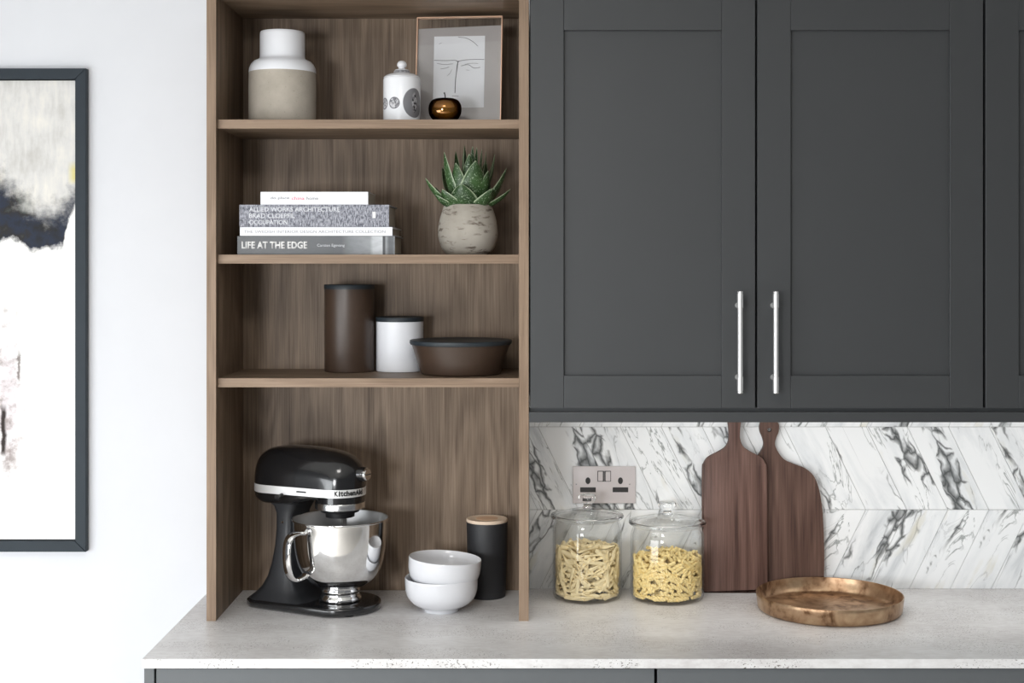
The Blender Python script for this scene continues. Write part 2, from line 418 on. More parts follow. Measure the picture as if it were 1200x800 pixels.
def box(x0, x1, y0, y1, z0, z1, bev=0.0, seg=2):
    bm = bmesh.new()
    bmesh.ops.create_cube(bm, size=1.0, matrix=Matrix.Translation(((x0 + x1) / 2, (y0 + y1) / 2, (z0 + z1) / 2)) @ Matrix.Diagonal((x1 - x0, y1 - y0, z1 - z0, 1)))
    if bev: bmesh.ops.bevel(bm, geom=bm.edges[:], offset=bev, segments=seg, profile=0.5, affect='EDGES')
    return bm
def lathe(prof, n=56, cx=0.0, cy=0.0):
    bm = bmesh.new(); rings = []
    for r, z in prof:
        if r < 1e-6: rings.append([bm.verts.new((cx, cy, z))])
        else: rings.append([bm.verts.new((cx + r * math.cos(2 * PI * k / n), cy + r * math.sin(2 * PI * k / n), z)) for k in range(n)])
    for a, b in zip(rings, rings[1:]):
        for k in range(n):
            k2 = (k + 1) % n
            if len(a) == 1 and len(b) == 1: break
            if len(a) == 1: bm.faces.new((a[0], b[k2], b[k]))
            elif len(b) == 1: bm.faces.new((a[k], a[k2], b[0]))
            else: bm.faces.new((a[k], a[k2], b[k2], b[k]))
    return bm
def loft(secs, cap=True, closed=True):
    bm = bmesh.new(); rs = [[bm.verts.new(p) for p in s] for s in secs]; n = len(rs[0])
    for a, b in zip(rs, rs[1:]):
        for k in range(n if closed else n - 1):
            k2 = (k + 1) % n; bm.faces.new((a[k], a[k2], b[k2], b[k]))
    if cap: bm.faces.new(rs[0]); bm.faces.new(rs[-1][::-1])
    return bm
def prism_xz(poly, y0, y1, bev=0.0, seg=2):
    bm = bmesh.new()
    f = [bm.verts.new((x, y0, z)) for x, z in poly]; b = [bm.verts.new((x, y1, z)) for x, z in poly]
    bm.faces.new(f); bm.faces.new(b[::-1]); n = len(poly)
    for k in range(n): bm.faces.new((f[k], b[k], b[(k + 1) % n], f[(k + 1) % n]))
    bmesh.ops.recalc_face_normals(bm, faces=bm.faces[:])
    if bev:
        es = [e for e in bm.edges if abs(e.verts[0].co.y - e.verts[1].co.y) < 1e-7]
        bmesh.ops.bevel(bm, geom=es, offset=bev, segments=seg, profile=0.5, affect='EDGES')
    return bm
def prism_xy(poly, z0, z1, bev=0.0, seg=2):
    bm = bmesh.new()
    f = [bm.verts.new((x, y, z0)) for x, y in poly]; b = [bm.verts.new((x, y, z1)) for x, y in poly]
    bm.faces.new(f); bm.faces.new(b[::-1]); n = len(poly)
    for k in range(n): bm.faces.new((f[k], b[k], b[(k + 1) % n], f[(k + 1) % n]))
    bmesh.ops.recalc_face_normals(bm, faces=bm.faces[:])
    if bev:
        es = [e for e in bm.edges if abs(e.verts[0].co.z - e.verts[1].co.z) < 1e-7]
        bmesh.ops.bevel(bm, geom=es, offset=bev, segments=seg, profile=0.5, affect='EDGES')
    return bm
def tube(pts, rad, n=12, flat=1.0):
    pts = [Vector(p) for p in pts]; secs = []; up = None
    for i, p in enumerate(pts):
        d = (pts[min(i + 1, len(pts) - 1)] - pts[max(i - 1, 0)]).normalized()
        if up is None: up = Vector((0, 0, 1)) if abs(d.z) < 0.9 else Vector((1, 0, 0))
        s = d.cross(up).normalized(); up = s.cross(d).normalized()
        r = rad[i] if isinstance(rad, (list, tuple)) else rad
        secs.append([p + s * (r * math.cos(2 * PI * k / n)) + up * (r * flat * math.sin(2 * PI * k / n)) for k in range(n)])
    return loft(secs)
def joinbm(a, b):
    me = bpy.data.meshes.new('tmp'); b.to_mesh(me); b.free(); a.from_mesh(me); bpy.data.meshes.remove(me); return a
def smooth_path(pts, n=8):
    """Catmull-Rom through the points"""
    P = [Vector(p) for p in pts]; out = []
    for i in range(len(P) - 1):
        p0, p1, p2, p3 = P[max(i - 1, 0)], P[i], P[i + 1], P[min(i + 2, len(P) - 1)]
        for k in range(n):
            t = k / n
            out.append(0.5 * ((2 * p1) + (p2 - p0) * t + (2 * p0 - 5 * p1 + 4 * p2 - p3) * t * t + (3 * p1 - p0 - 3 * p2 + p3) * t ** 3))
    out.append(P[-1]); return out
def text_bm(body, width=None, height=None, bold=0.0, depth=0.0004):
    """letters in the xz plane facing -y, left foot at the origin"""
    cu = bpy.data.curves.new('lettering', 'FONT'); cu.body = body; cu.size = 1.0; cu.offset = bold; cu.resolution_u = 3
    o = bpy.data.objects.new('lettering', cu); C.objects.link(o)
    dg = bpy.context.evaluated_depsgraph_get(); dg.update()
    me = bpy.data.meshes.new_from_object(o.evaluated_get(dg))
    bm = bmesh.new(); bm.from_mesh(me)
    bpy.data.objects.remove(o); bpy.data.curves.remove(cu); bpy.data.meshes.remove(me)
    xs = [v.co.x for v in bm.verts]; ys = [v.co.y for v in bm.verts]
    x0, x1, y0, y1 = min(xs), max(xs), min(ys), max(ys)
    sx = width / (x1 - x0) if width else None; sy = height / (y1 - y0) if height else None
    sx = sx or sy; sy = sy or sx
    for v in bm.verts: v.co = Vector(((v.co.x - x0) * sx, 0, (v.co.y - y0) * sy))
    ex = bmesh.ops.extrude_face_region(bm, geom=bm.faces[:])
    for v in ex['geom']:
        if isinstance(v, bmesh.types.BMVert): v.co.y -= depth
    return bm

# ------------------------------------------------------------------ the setting
TOP = 0.900                                              # worktop height
struct(mesh_obj('floor', box(-4.2, 3.2, -6.2, 0.0, -0.05, 0.0), 'floor'))
struct(mesh_obj('ceiling', box(-4.2, 3.2, -6.2, 0.1, 2.62, 2.70), 'ceiling'))
wall = struct(mesh_obj('wall_back', box(-4.2, 3.2, 0.0, 0.10, 0.0, 2.62), 'wall'))

# marble chevron tiles, children of the wall
bed = mesh_obj('grout_bed', box(-0.008, 1.62, -0.0072, 0.0, TOP, 1.372), 'grout', wall)
def clip(poly, axis, lim, keep_less):
    out = []
    for i in range(len(poly)):
        a, b = poly[i], poly[(i + 1) % len(poly)]
        ia = (a[axis] <= lim) == keep_less or a[axis] == lim; ib = (b[axis] <= lim) == keep_less or b[axis] == lim
        if ia: out.append(a)
        if ia != ib:
            t = (lim - a[axis]) / (b[axis] - a[axis]); out.append((a[0] + (b[0] - a[0]) * t, a[1] + (b[1] - a[1]) * t))
    return out
TX0, TX1 = -0.0075, 1.615
tile_meshes = {}
ROW = 0.2018; SL = 0.098; TW = 0.100; J = 0.0006
z_mid = 1.093
rows = [(z_mid - ROW, +1, 'marble_up', TOP + 0.0005), (z_mid, -1, 'marble_down', z_mid), (z_mid + ROW, +1, 'marble_up', z_mid + ROW)]
for z0, s, mat, zmin in rows:
    zt = min(z0 + ROW, 1.3715)
    for k in range(-3, 18):
        xm = 0.012 + k * TW                              # where the joint meets the middle line
        if z0 == z_mid: a_bot, a_top = xm, xm - SL       # leans to the left going up: a falling slant
        elif z0 < z_mid: a_bot, a_top = xm - SL, xm
        else: a_bot, a_top = xm - SL, xm
        poly = [(a_bot + J, z0 + J), (a_bot + TW - J, z0 + J), (a_top + TW - J, z0 + ROW - J), (a_top + J, z0 + ROW - J)]
        full = all(TX0 < x < TX1 for x, z in poly) and zmin <= z0 and zt >= z0 + ROW - 1e-6
        if full:
            key = (z0 > z_mid, s)
            if key not in tile_meshes:
                p2 = [(x - a_bot, z - z0) for x, z in poly]
                o = mesh_obj('tile', prism_xz(p2, -0.0100, -0.0060, 0.0004, 1), mat, wall, (a_bot, 0, z0)); tile_meshes[key] = o.data
            else: add('tile', tile_meshes[key], wall, (a_bot, 0, z0))
            continue
        for ax, lim, less in ((0, TX0, False), (0, TX1, True), (1, zmin, False), (1, zt, True)): poly = clip(poly, ax, lim, less) if poly else poly
        if len(poly) < 3: continue
        ar = abs(sum(poly[i][0] * poly[(i + 1) % len(poly)][1] - poly[(i + 1) % len(poly)][0] * poly[i][1] for i in range(len(poly)))) / 2
        if ar < 2e-5: continue
        mesh_obj('tile', prism_xz([(x - a_bot, z - z0) for x, z in poly], -0.0100, -0.0060), mat, wall, (a_bot, 0, z0))

# ------------------------------------------------------------------ base cabinets and worktop
FRONT = -0.610
def base_cabinet(label, x0, x1, end=False):
    t = thing('base_cabinet', label, 'cabinet', ((x0 + x1) / 2, -0.3, 0)); ox = (x0 + x1) / 2; oy = -0.3
    def part(name, a, b, c, d, e, f, mat, bev=0.0): return mesh_obj(name, box(a - ox, b - ox, c - oy, d - oy, e, f, bev), mat, t)
    part('carcass', x0 + 0.001, x1 - 0.001, FRONT + 0.022, -0.012, 0.15, TOP - 0.0205, 'paint_in')
    part('plinth', x0 + 0.001, x1 - 0.001, FRONT + 0.06, FRONT + 0.075, 0.0, 0.15, 'paint_base')
    z = TOP - 0.0225
    for h in (0.142, 0.283, 0.283):
        part('drawer_front', x0 + 0.002, x1 - 0.002, FRONT, FRONT + 0.019, z - h + 0.004, z, 'paint_base', 0.0012); z -= h
    if end: part('end_panel', x0 - 0.0225, x0 - 0.002, FRONT, -0.005, 0.0, TOP - 0.0205, 'paint_base', 0.001)
    return t
base_cabinet('slate grey drawer cabinet with end panel under the worktop below the mixer', -0.7595, 0.2475, True)
base_cabinet('slate grey drawer cabinet under the worktop below the brass tray', 0.2495, 1.5)
wt = mesh_obj('worktop', box(-0.784, 1.62, -0.620, -0.0005, TOP - 0.0195, TOP, 0.0015), 'worktop')
tag(wt, 'pale pitted concrete-look worktop running under the shelving and marble tiles', 'worktop')

# ------------------------------------------------------------------ walnut shelving
UY = -0.320; SX0, SX1 = -0.723, -0.0085; IN0, IN1 = -0.702, -0.0300; UT = 2.306
u = thing('shelving_unit', 'tall open walnut shelving unit standing on the left of the worktop', 'shelving', (-0.366, -0.16, TOP))
def upart(name, a, b, c, d, e, f, mat, bev=0.0006):
    return mesh_obj(name, box(a + 0.366, b + 0.366, c + 0.16, d + 0.16, e - TOP, f - TOP, bev, 1), mat, u)
for a, b in ((SX0, IN0), (IN1, SX1)):
    p = upart('side_panel', a, b, UY + 0.0012, -0.003, TOP, UT, 'walnut_z')
    mesh_obj('edging', box(a + 0.366, b + 0.366, UY + 0.16, UY + 0.1612, 0.0, UT - TOP), 'edge_z', p)
upart('back_panel', IN0, IN1, -0.025, -0.015, TOP, UT, 'walnut_z')
SH = {'A': 2.0135, 'B': 1.7125, 'C': 1.4370}
for zt in list(SH.values()) + [UT]:
    top = zt == UT
    p = upart('top_board' if top else 'shelf', IN0 + 0.0004, IN1 - 0.0004, -0.3028, -0.0255, zt - 0.0198, zt, 'walnut_x')
    mesh_obj('edging', box(IN0 + 0.3664, IN1 + 0.3656, -0.304 + 0.16, -0.3028 + 0.16, zt - 0.0198 - TOP, zt - TOP), 'edge_x', p)

# ------------------------------------------------------------------ wall cabinets
DZ0, DZ1 = 1.372, 2.282
def cab_door(t, ox, x0, x1, hx):
    oz = 1.372; ST = 0.074; oy = -0.16; Yf = UY
    B = lambda a, b, c, d, e, f, bev=0.0: box(a - ox, b - ox, c - oy, d - oy, e - oz, f - oz, bev)
    d = mesh_obj('door', B(x0 + ST - 0.006, x1 - ST + 0.006, Yf + 0.009, Yf + 0.017, DZ0 + 0.066, DZ1 - 0.066), 'paint', t)
    for a, b in ((x0, x0 + ST), (x1 - ST, x1)): mesh_obj('stile', B(a, b, Yf, Yf + 0.020, DZ0, DZ1, 0.0009), 'paint', d)
    for e, f in ((DZ0, DZ0 + 0.072), (DZ1 - 0.072, DZ1)): mesh_obj('rail', B(x0 + ST + 0.0003, x1 - ST - 0.0003, Yf + 0.0003, Yf + 0.020, e, f, 0.0009), 'paint', d)
    if hx is not None:
        hz0, hz1, hy = 1.408, 1.632, -0.3555
        bm = lathe([(0, hz0 - 0.0), (0.0050, hz0), (0.0062, hz0 + 0.0012), (0.0062, hz0 + 0.004), (0.0055, hz0 + 0.0045), (0.0055, hz0 + 0.0055), (0.0065, hz0 + 0.006), (0.0065, hz0 + 0.036), (0.0056, hz0 + 0.037),
                    (0.0056, hz1 - 0.037), (0.0065, hz1 - 0.036), (0.0065, hz1 - 0.006), (0.0055, hz1 - 0.0055), (0.0055, hz1 - 0.0045), (0.0062, hz1 - 0.004), (0.0062, hz1 - 0.0012), (0.0050, hz1), (0, hz1)], 24)
        for zz in (1.441, 1.600):
            joinbm(bm, tube([(0, 0.003, zz), (0, 0.028, zz), (0, 0.0355, zz)], [0.0045, 0.0045, 0.0065], 14))
        for v in bm.verts: v.co += Vector((hx - ox, hy - oy, -oz))
        mesh_obj('handle', bm, 'bright_steel', d, smooth=35)
def wall_cabinet(label, x0, x1, doors):
    ox = (x0 + x1) / 2
    t = thing('wall_cabinet', label, 'cabinet', (ox, -0.16, 1.372))
    mesh_obj('carcass', box(x0 + 0.001 - ox, x1 - 0.001 - ox, UY + 0.023 + 0.16, -0.0105 + 0.16, 0.0005, DZ1 - 1.372), 'paint_in', t)
    for a, b, hx in doors: cab_door(t, ox, a, b, hx)
wall_cabinet('graphite grey double-door wall cabinet with two steel bar handles', -0.0066, 1.0022, [(-0.0046, 0.4940, 0.4555), (0.4990, 0.9995, 0.5340)])
wall_cabinet('graphite grey wall cabinet cut by the right edge, no handle in view', 1.0026, 1.5060, [(1.0052, 1.5040, None)])
pelm = joinbm(box(-0.0078, 1.506, UY + 0.001, UY + 0.019, 1.3405, 1.3635, 0.0008), box(-0.0078, 1.506, UY + 0.013, UY + 0.0185, 1.3630, 1.3722))  # second box: tongue added to block strip light leaking under the doors
tag(mesh_obj('cabinet_pelmet', pelm, 'paint'), 'thin graphite pelmet strip running along beneath the wall cabinets', 'pelmet')
led = thing('light_strip', 'slim lighting strip tucked behind the pelmet under the wall cabinets', 'light', (0.75, -0.292, 1.371))
mesh_obj('housing', box(-0.73, 0.73, -0.006, 0.006, -0.008, 0.001), 'steel', led)
mesh_obj('diffuser', box(-0.725, 0.725, -0.004, 0.004, -0.0092, -0.008), 'led', led)
ll = bpy.data.lights.new('strip_light', 'AREA'); ll.shape = 'RECTANGLE'; ll.size = 1.45; ll.size_y = 0.008; ll.energy = 1.45; ll.color = (1.0, 0.97, 0.93)
lo = bpy.data.objects.new('strip_light', ll); C.objects.link(lo); lo.parent = led; lo.location = (0, 0.0, -0.0105); lo.rotation_euler = (R(22), 0, 0)

# ------------------------------------------------------------------ framed painting
AX1, AX0, AZ0, AZ1, AD = -1.0848, -1.93, 0.9925, 2.1665, 0.022
art = thing('framed_painting', 'large abstract painting in a slate frame on the white wall', 'painting', (AX1, 0, AZ0))
FW = 0.0262
def mitre(pts): return prism_xz(pts, -AD, -0.0005, 0.0009, 1)
wd, ht = AX0 - AX1, AZ1 - AZ0
g = 0.0004
mesh_obj('frame_rail', mitre([(0, g), (0, ht - g), (-FW, ht - FW - g), (-FW, FW + g)]), 'frame', art)
mesh_obj('frame_rail', mitre([(wd, g), (wd + FW, FW + g), (wd + FW, ht - FW - g), (wd, ht - g)]), 'frame', art)
mesh_obj('frame_rail', mitre([(wd + g, 0), (-g, 0), (-FW - g, FW), (wd + FW + g, FW)]), 'frame', art)
mesh_obj('frame_rail', mitre([(wd + g, ht), (wd + FW + g, ht - FW), (-FW - g, ht - FW), (-g, ht)]), 'frame', art)
mesh_obj('rebate', box(wd + 0.004, -0.004, -0.006, -0.001, 0.004, ht - 0.004), 'gap', art)
cv = mesh_obj('canvas', box(wd + FW + 0.002 + FW + 0.0015, 0, -0.012, -0.006, 0, ht - 2 * FW - 0.005), 'painting', art, (-FW - 0.0015, 0, FW + 0.0025))

# ------------------------------------------------------------------ top shelf
def resample(prof, n=4):
    return [(max(p.x, 0), p.y) for p in smooth_path([(r, z, 0) for r, z in prof], n)]
v = thing('vase', 'bottle-shaped vase with white glazed neck and raw beige stoneware body', 'vase', (-0.581, -0.17, SH['A']))
mesh_obj('clay_body', lathe([(0, 0), (0.068, 0), (0.0735, 0.003), (0.0768, 0.012), (0.0776, 0.03), (0.0778, 0.08), (0.0772, 0.121)], 64), 'stoneware', v, smooth=40)
mesh_obj('glazed_neck', lathe([(0.0772, 0.121), (0.0774, 0.1225), (0.0762, 0.132), (0.072, 0.141), (0.066, 0.1475), (0.0565, 0.1515), (0.0528, 0.1545), (0.0519, 0.160), (0.0518, 0.208), (0.0512, 0.2148), (0.0498, 0.2162), (0.048, 0.215), (0.0475, 0.208), (0.0475, 0.16), (0.06, 0.14), (0.07, 0.125), (0.0772, 0.121)], 64), 'white_matt', v, smooth=50)

jx = thing('lidded_candle_jar', 'small white ceramic lidded jar printed with grey engraved medallions', 'jar', (-0.2985, -0.225, SH['A']))
mesh_obj('body', lathe([(0, 0), (0.0405, 0), (0.0422, 0.0015), (0.0425, 0.004), (0.0425, 0.098), (0.0412, 0.1015), (0, 0.1015)], 64), 'jar_print', jx, smooth=40)
ld = mesh_obj('lid', lathe([(0.0415, 0.1018), (0.0418, 0.1035), (0.038, 0.1075), (0.029, 0.1115), (0.0195, 0.1135), (0.0185, 0.1145), (0.0, 0.1145)], 56), 'white_gloss', jx, smooth=40)
mesh_obj('patterned_ring', lathe([(0.0195, 0.1137), (0.0180, 0.1185), (0.0165, 0.1195), (0.0, 0.1195)], 40), plain('engraved_ring', srgb(150, 150, 154), 0.4, vary=0.5, scale=220), ld, smooth=40)
mesh_obj('knob', lathe(resample([(0, 0.1192), (0.015, 0.1195), (0.0155, 0.1215), (0.0085, 0.1235), (0.0075, 0.1255), (0.0105, 0.130), (0.0110, 0.1345), (0.0085, 0.1395), (0.004, 0.1420), (0, 0.1425)], 3), 36), 'white_gloss', ld, smooth=60)

# leaning glass picture frame
pf = thing('photo_frame', 'copper-edged glass picture frame leaning back, face drawing on grey mat', 'picture frame', (-0.1745, -0.150, SH['A'] + 0.0005), R(-6))
tilt = R(-7)
def fpart(name, bm, mat, par=pf, smooth=None):
    rot = Matrix.Rotation(tilt, 4, 'X')
    for q in bm.verts: q.co = rot @ q.co
    return mesh_obj(name, bm, mat, par, smooth=smooth)
hw, hh, ew = 0.1020, 0.2620, 0.0026
for a, b, c_, d_ in ((-hw, -hw + ew, 0, hh), (hw - ew, hw, 0, hh), (-hw + ew, hw - ew, 0, ew), (-hw + ew, hw - ew, hh - ew, hh)):
    fpart('frame_edge', box(a, b, -0.006, 0.006, c_, d_, 0.0003, 1), 'copper')
fpart('mat_board', prism_xz([(-hw + ew, ew), (hw - ew, ew), (hw - ew, hh - 0.021), (-hw + ew, hh - 0.027)], 0.001, 0.0025), 'mat_board')
PX0, PX1, PZ0, PZ1 = -0.0605, 0.0605, 0.044, 0.216
pr = fpart('print', box(PX0, PX1, 0.0003, 0.001, PZ0, PZ1), 'paper')
fpart('glass_pane', box(-hw + ew, hw - ew, -0.0035, -0.002, ew, hh - ew), 'pane')
mesh_obj('easel_strut', tube([(0, 0.0215, 0.135), (0, 0.045, 0.068), (0, 0.068, 0.0022)], 0.0022, 8), 'copper', pf)
def q(px, py): return (PX0 + (px - 165) / 360 * (PX1 - PX0), PZ1 - (py - 180) / 515 * (PZ1 - PZ0))
strokes = [([(168, 352), (250, 356), (315, 354), (335, 362), (380, 354), (450, 350), (522, 352)], 1.0), ([(325, 358), (336, 372), (328, 440), (322, 500), (320, 590)], 1.5), ([(345, 362), (334, 376), (328, 430)], 1.2),
           ([(190, 375), (240, 384), (300, 380)], 0.8), ([(215, 416), (250, 410), (275, 402)], 0.8), ([(295, 420), (280, 450), (262, 465)], 0.6), ([(360, 396), (410, 388), (450, 412), (495, 408)], 1.0), ([(385, 385), (430, 378), (480, 380)], 0.7),
           ([(395, 425), (420, 428)], 0.6), ([(335, 188), (390, 195), (440, 222), (475, 255)], 0.9), ([(200, 235), (220, 225)], 0.5), ([(300, 610), (345, 612)], 0.8)]
for pts, wdt in strokes:
    pp = smooth_path([(q(a, b)[0], 0, q(a, b)[1]) for a, b in pts], 5)
    fpart('drawn_line', tube([(p.x, 0.0003, p.z) for p in pp], 0.00062 * wdt, 6, 1.0), 'graphite', pr)

ap = thing('glass_apple', 'dark amber glass apple with thin stem in front of the picture frame', 'ornament', (-0.1985, -0.247, SH['A']))
mesh_obj('body', lathe(resample([(0, 0.003), (0.006, 0.001), (0.014, 0.0), (0.026, 0.004), (0.0345, 0.014), (0.0375, 0.026), (0.0365, 0.038), (0.031, 0.048), (0.021, 0.053), (0.011, 0.0525), (0.004, 0.049), (0, 0.047)], 4), 56), 'amber', ap, smooth=80)
mesh_obj('stem', tube(smooth_path([(0, 0, 0.046), (0.0005, 0, 0.057), (-0.0005, 0, 0.063), (-0.002, 0, 0.067)], 4), [0.0012] * 9 + [0.0014] * 2 + [0.0020] * 2, 10), 'black_ink', ap, smooth=50)

# ------------------------------------------------------------------ books
def book(label, x0, x1, z0, z1, yf, depth, cover, soft=False):
    L, T = x1 - x0, z1 - z0
    t = thing('book', label, 'book', (x0, yf, z0), 0, 'books stacked on the middle shelf')
    th = 0.0012 if soft else 0.0028
    bm = box(0, L, 0, th, 0, T, 0.0005, 1)
    joinbm(bm, box(0, L, th, depth, 0, th)); joinbm(bm, box(0, L, th, depth, T - th, T))
    cov = mesh_obj('cover', bm, cover, t)
    ins = 0.0 if soft else 0.004
    mesh_obj('page_block', box(ins + 0.0004, L - ins - 0.0004, th, depth - ins - 0.001, th, T - th), 'pages', t)
    return t, cov
def letters(cov, name, body, x, z, mat, width=None, height=None, bold=0.0):
    return mesh_obj(name, text_bm(body, width, height, bold, 0.0003), mat, cov, (x, -0.00005, z))
zB = SH['B']
b1, c1 = book('slate grey photo book, lowest of the stack, bold white title', -0.6650, -0.3100, zB, zB + 0.0420, -0.272, 0.205, 'jacket')
letters(c1, 'title_lettering', 'LIFE AT THE EDGE', 0.010, 0.0135, 'white_ink', width=0.148, height=0.0165, bold=0.035)
letters(c1, 'author_lettering', 'Carsten Egevang', 0.180, 0.0165, 'silver_ink', width=0.062, height=0.0078)
z = zB + 0.0423
b2, c2 = book('thin white design book lying directly on the slate photo book', -0.6595, -0.3155, z, z + 0.0200, -0.270, 0.215, 'white_matt')
letters(c2, 'title_lettering', 'THE SWEDISH INTERIOR DESIGN ARCHITECTURE COLLECTION', 0.010, 0.0066, 'grey_ink', width=0.318, height=0.0062)
z += 0.0203
b3, c3 = book('thick grey cloth-bound architecture book with pale lettering', -0.6605, -0.3230, z, z + 0.0500, -0.271, 0.190, 'linen')
for k, (s, wdt) in enumerate((('ALLIED WORKS ARCHITECTURE', 0.205), ('BRAD CLOEPFIL', 0.104), ('OCCUPATION', 0.087))):
    letters(c3, 'title_lettering', s, 0.022, 0.0345 - k * 0.0146, 'silver_ink', width=wdt, height=0.0104, bold=0.02)
mesh_obj('publisher_mark', box(0.300, 0.307, -0.0004, 0.0, 0.020, 0.034), 'white_ink', c3)
z += 0.0503
b4, c4 = book('small white book with pink and grey title, topmost of the stack', -0.6125, -0.3700, z, z + 0.0288, -0.272, 0.150, 'white_matt', True)
letters(c4, 'title_lettering', 'do place', 0.022, 0.0105, 'grey_ink', width=0.043, height=0.0072, bold=0.01)
letters(c4, 'title_lettering', 'china', 0.070, 0.0105, 'pink_ink', width=0.029, height=0.0072, bold=0.01)
letters(c4, 'title_lettering', 'home', 0.104, 0.0105, 'grey_ink', width=0.026, height=0.0072, bold=0.01)

# ------------------------------------------------------------------ succulent
pl = thing('potted_succulent', 'spiky green succulent in a rounded weathered concrete pot', 'plant', (-0.1495, -0.180, zB))
mesh_obj('pot', lathe(resample([(0, 0), (0.040, 0.0), (0.050, 0.003), (0.061, 0.016), (0.0685, 0.040), (0.0692, 0.058), (0.0655, 0.082), (0.0595, 0.102), (0.0560, 0.1125), (0.0545, 0.1155), (0.0515, 0.1150), (0.0505, 0.108), (0.052, 0.098)], 4), 64), 'pot', pl, smooth=70)
mesh_obj('soil', lathe([(0.0540, 0.0985), (0.053, 0.103), (0.03, 0.106), (0, 0.107)], 32), 'soil', pl, smooth=60)
def leaf(tip, width, zb=0.102):
    tip = Vector(tip) / 1000; tip.z += 0.1155
    d = Vector((tip.x, tip.y, 0)); rad = d.length; d = d.normalized() if rad > 1e-4 else Vector((0, -1, 0))
    base = d * min(0.010, rad * 0.2) + Vector((0, 0, zb))
    ctrl = base + Vector((d.x * rad * 0.62, d.y * rad * 0.62, (tip.z - zb) * 0.34))
    side = Vector((-d.y, d.x, 0)); W = width / 2000 * 1.28; n = 12
    bm = bmesh.new(); lay = bm.verts.layers.float.new('edge'); rs = []
    for i in range(n + 1):
        t = i / n * 0.995
        p = base * (1 - t) ** 2 + ctrl * 2 * t * (1 - t) + tip * t * t
        tg = ((ctrl - base) * (1 - t) + (tip - ctrl) * t).normalized()
        nm = side.cross(tg).normalized()                 # outward-lower face
        if nm.dot(d) < 0 and nm.z > 0: nm = -nm
        if nm.z > 0 and rad > 0.02: nm = -nm
        ww = W * (0.78 + 0.5 * t - 0.2 * t * t) * (1 - t ** 2.6) ** 0.9 + 0.0002
        th = ww * 0.42
        ring = []
        for s, o, e in ((-1, -0.25, 1), (-0.86, 0.18, .45), (-0.5, 0.62, 0), (0, 0.95, 0), (0.5, 0.62, 0), (0.86, 0.18, .45), (1, -0.25, 1), (0.55, 0.02, .1), (0, 0.14, 0), (-0.55, 0.02, .1)):
            vv = bm.verts.new(p + side * (s * ww) + nm * (o * th)); vv[lay] = e if t < 0.9 else max(e, (t - 0.9) * 9); ring.append(vv)
        rs.append(ring)
    for a, b in zip(rs, rs[1:]):
        for k in range(10): bm.faces.new((a[k], a[(k + 1) % 10], b[(k + 1) % 10], b[k]))
    bm.faces.new(rs[0]); bm.faces.new(rs[-1][::-1])
    return bm
LEAVES = [(-97, -22, 62, 40), (-54, -22, 122, 44), (-8, 2, 140, 46), (20, -50, 100, 64), (90, -14, 86, 40), (99, -25, 36, 30), (62, 12, 120, 32), (-12, -70, 46, 60),
          (-62, 42, 92, 40), (40, 52, 108, 40), (20, 16, 136, 24), (32, 14, 132, 22), (10, 24, 139, 22), (-78, 22, 44, 40), (80, 42, 62, 38), (4, 84, 62, 40), (-56, -56, 34, 46), (58, -58, 36, 46),
          (-26, -36, 96, 50), (48, -30, 78, 46), (-30, 24, 128, 30), (42, 4, 126, 24), (-72, -48, 22, 34), (-40, 72, 50, 40), (48, 70, 56, 40), (4, -20, 118, 40)]
for tp, wd_ in [((a, b, c), e) for a, b, c, e in LEAVES]: mesh_obj('leaf', leaf(tp, wd_), 'leaf', pl, smooth=50)

# ------------------------------------------------------------------ canisters on the lowest shelf
zC = SH['C']
def canister(name, label, loc, r, h, mat, lid_h=0.011):
    t = thing(name, label, 'canister', loc, 0)
    mesh_obj('body', lathe([(0, 0), (r - 0.003, 0), (r - 0.0008, 0.001), (r, 0.003), (r, h - lid_h), (r - 0.003, h - lid_h), (r - 0.003, 0.004), (0, 0.004)], 64), mat, t, smooth=40)
    mesh_obj('lid', lathe([(0, h - lid_h - 0.002), (r - 0.0035, h - lid_h - 0.002), (r - 0.0035, h - lid_h + 0.0004), (r + 0.0010, h - lid_h + 0.0004), (r + 0.0013, h - 0.0015), (r + 0.0002, h), (r - 0.004, h), (r - 0.006, h - 0.0008), (0, h - 0.0008)], 64), 'lid_black', t, smooth=40)
canister('storage_canister', 'tall matt brown storage canister with black lid', (-0.4345, -0.0985, zC), 0.0590, 0.2060, 'brown_satin')
canister('storage_canister', 'short white storage canister with black lid behind the brown bowl', (-0.3160, -0.0880, zC), 0.0560, 0.1290, 'white_matt')
fb = thing('lidded_bowl', 'wide tapered brown bowl with flat black lid on the lowest shelf', 'bowl', (-0.1663, -0.1780, zC))
mesh_obj('body', lathe([(0, 0), (0.086, 0), (0.0895, 0.0008), (0.0918, 0.0025), (0.0932, 0.0055), (0.0995, 0.026), (0.1066, 0.048), (0.1135, 0.0685), (0.112, 0.0688), (0.104, 0.049), (0.09, 0.01), (0, 0.008)], 72), 'brown_satin', fb, smooth=50)
mesh_obj('lid', lathe([(0, 0.0675), (0.1115, 0.0675), (0.1115, 0.0690), (0.1165, 0.0690), (0.1185, 0.0730), (0.1182, 0.0780), (0.1165, 0.0792), (0.108, 0.0792), (0.104, 0.0775), (0, 0.0775)], 72), 'lid_black', fb, smooth=40)

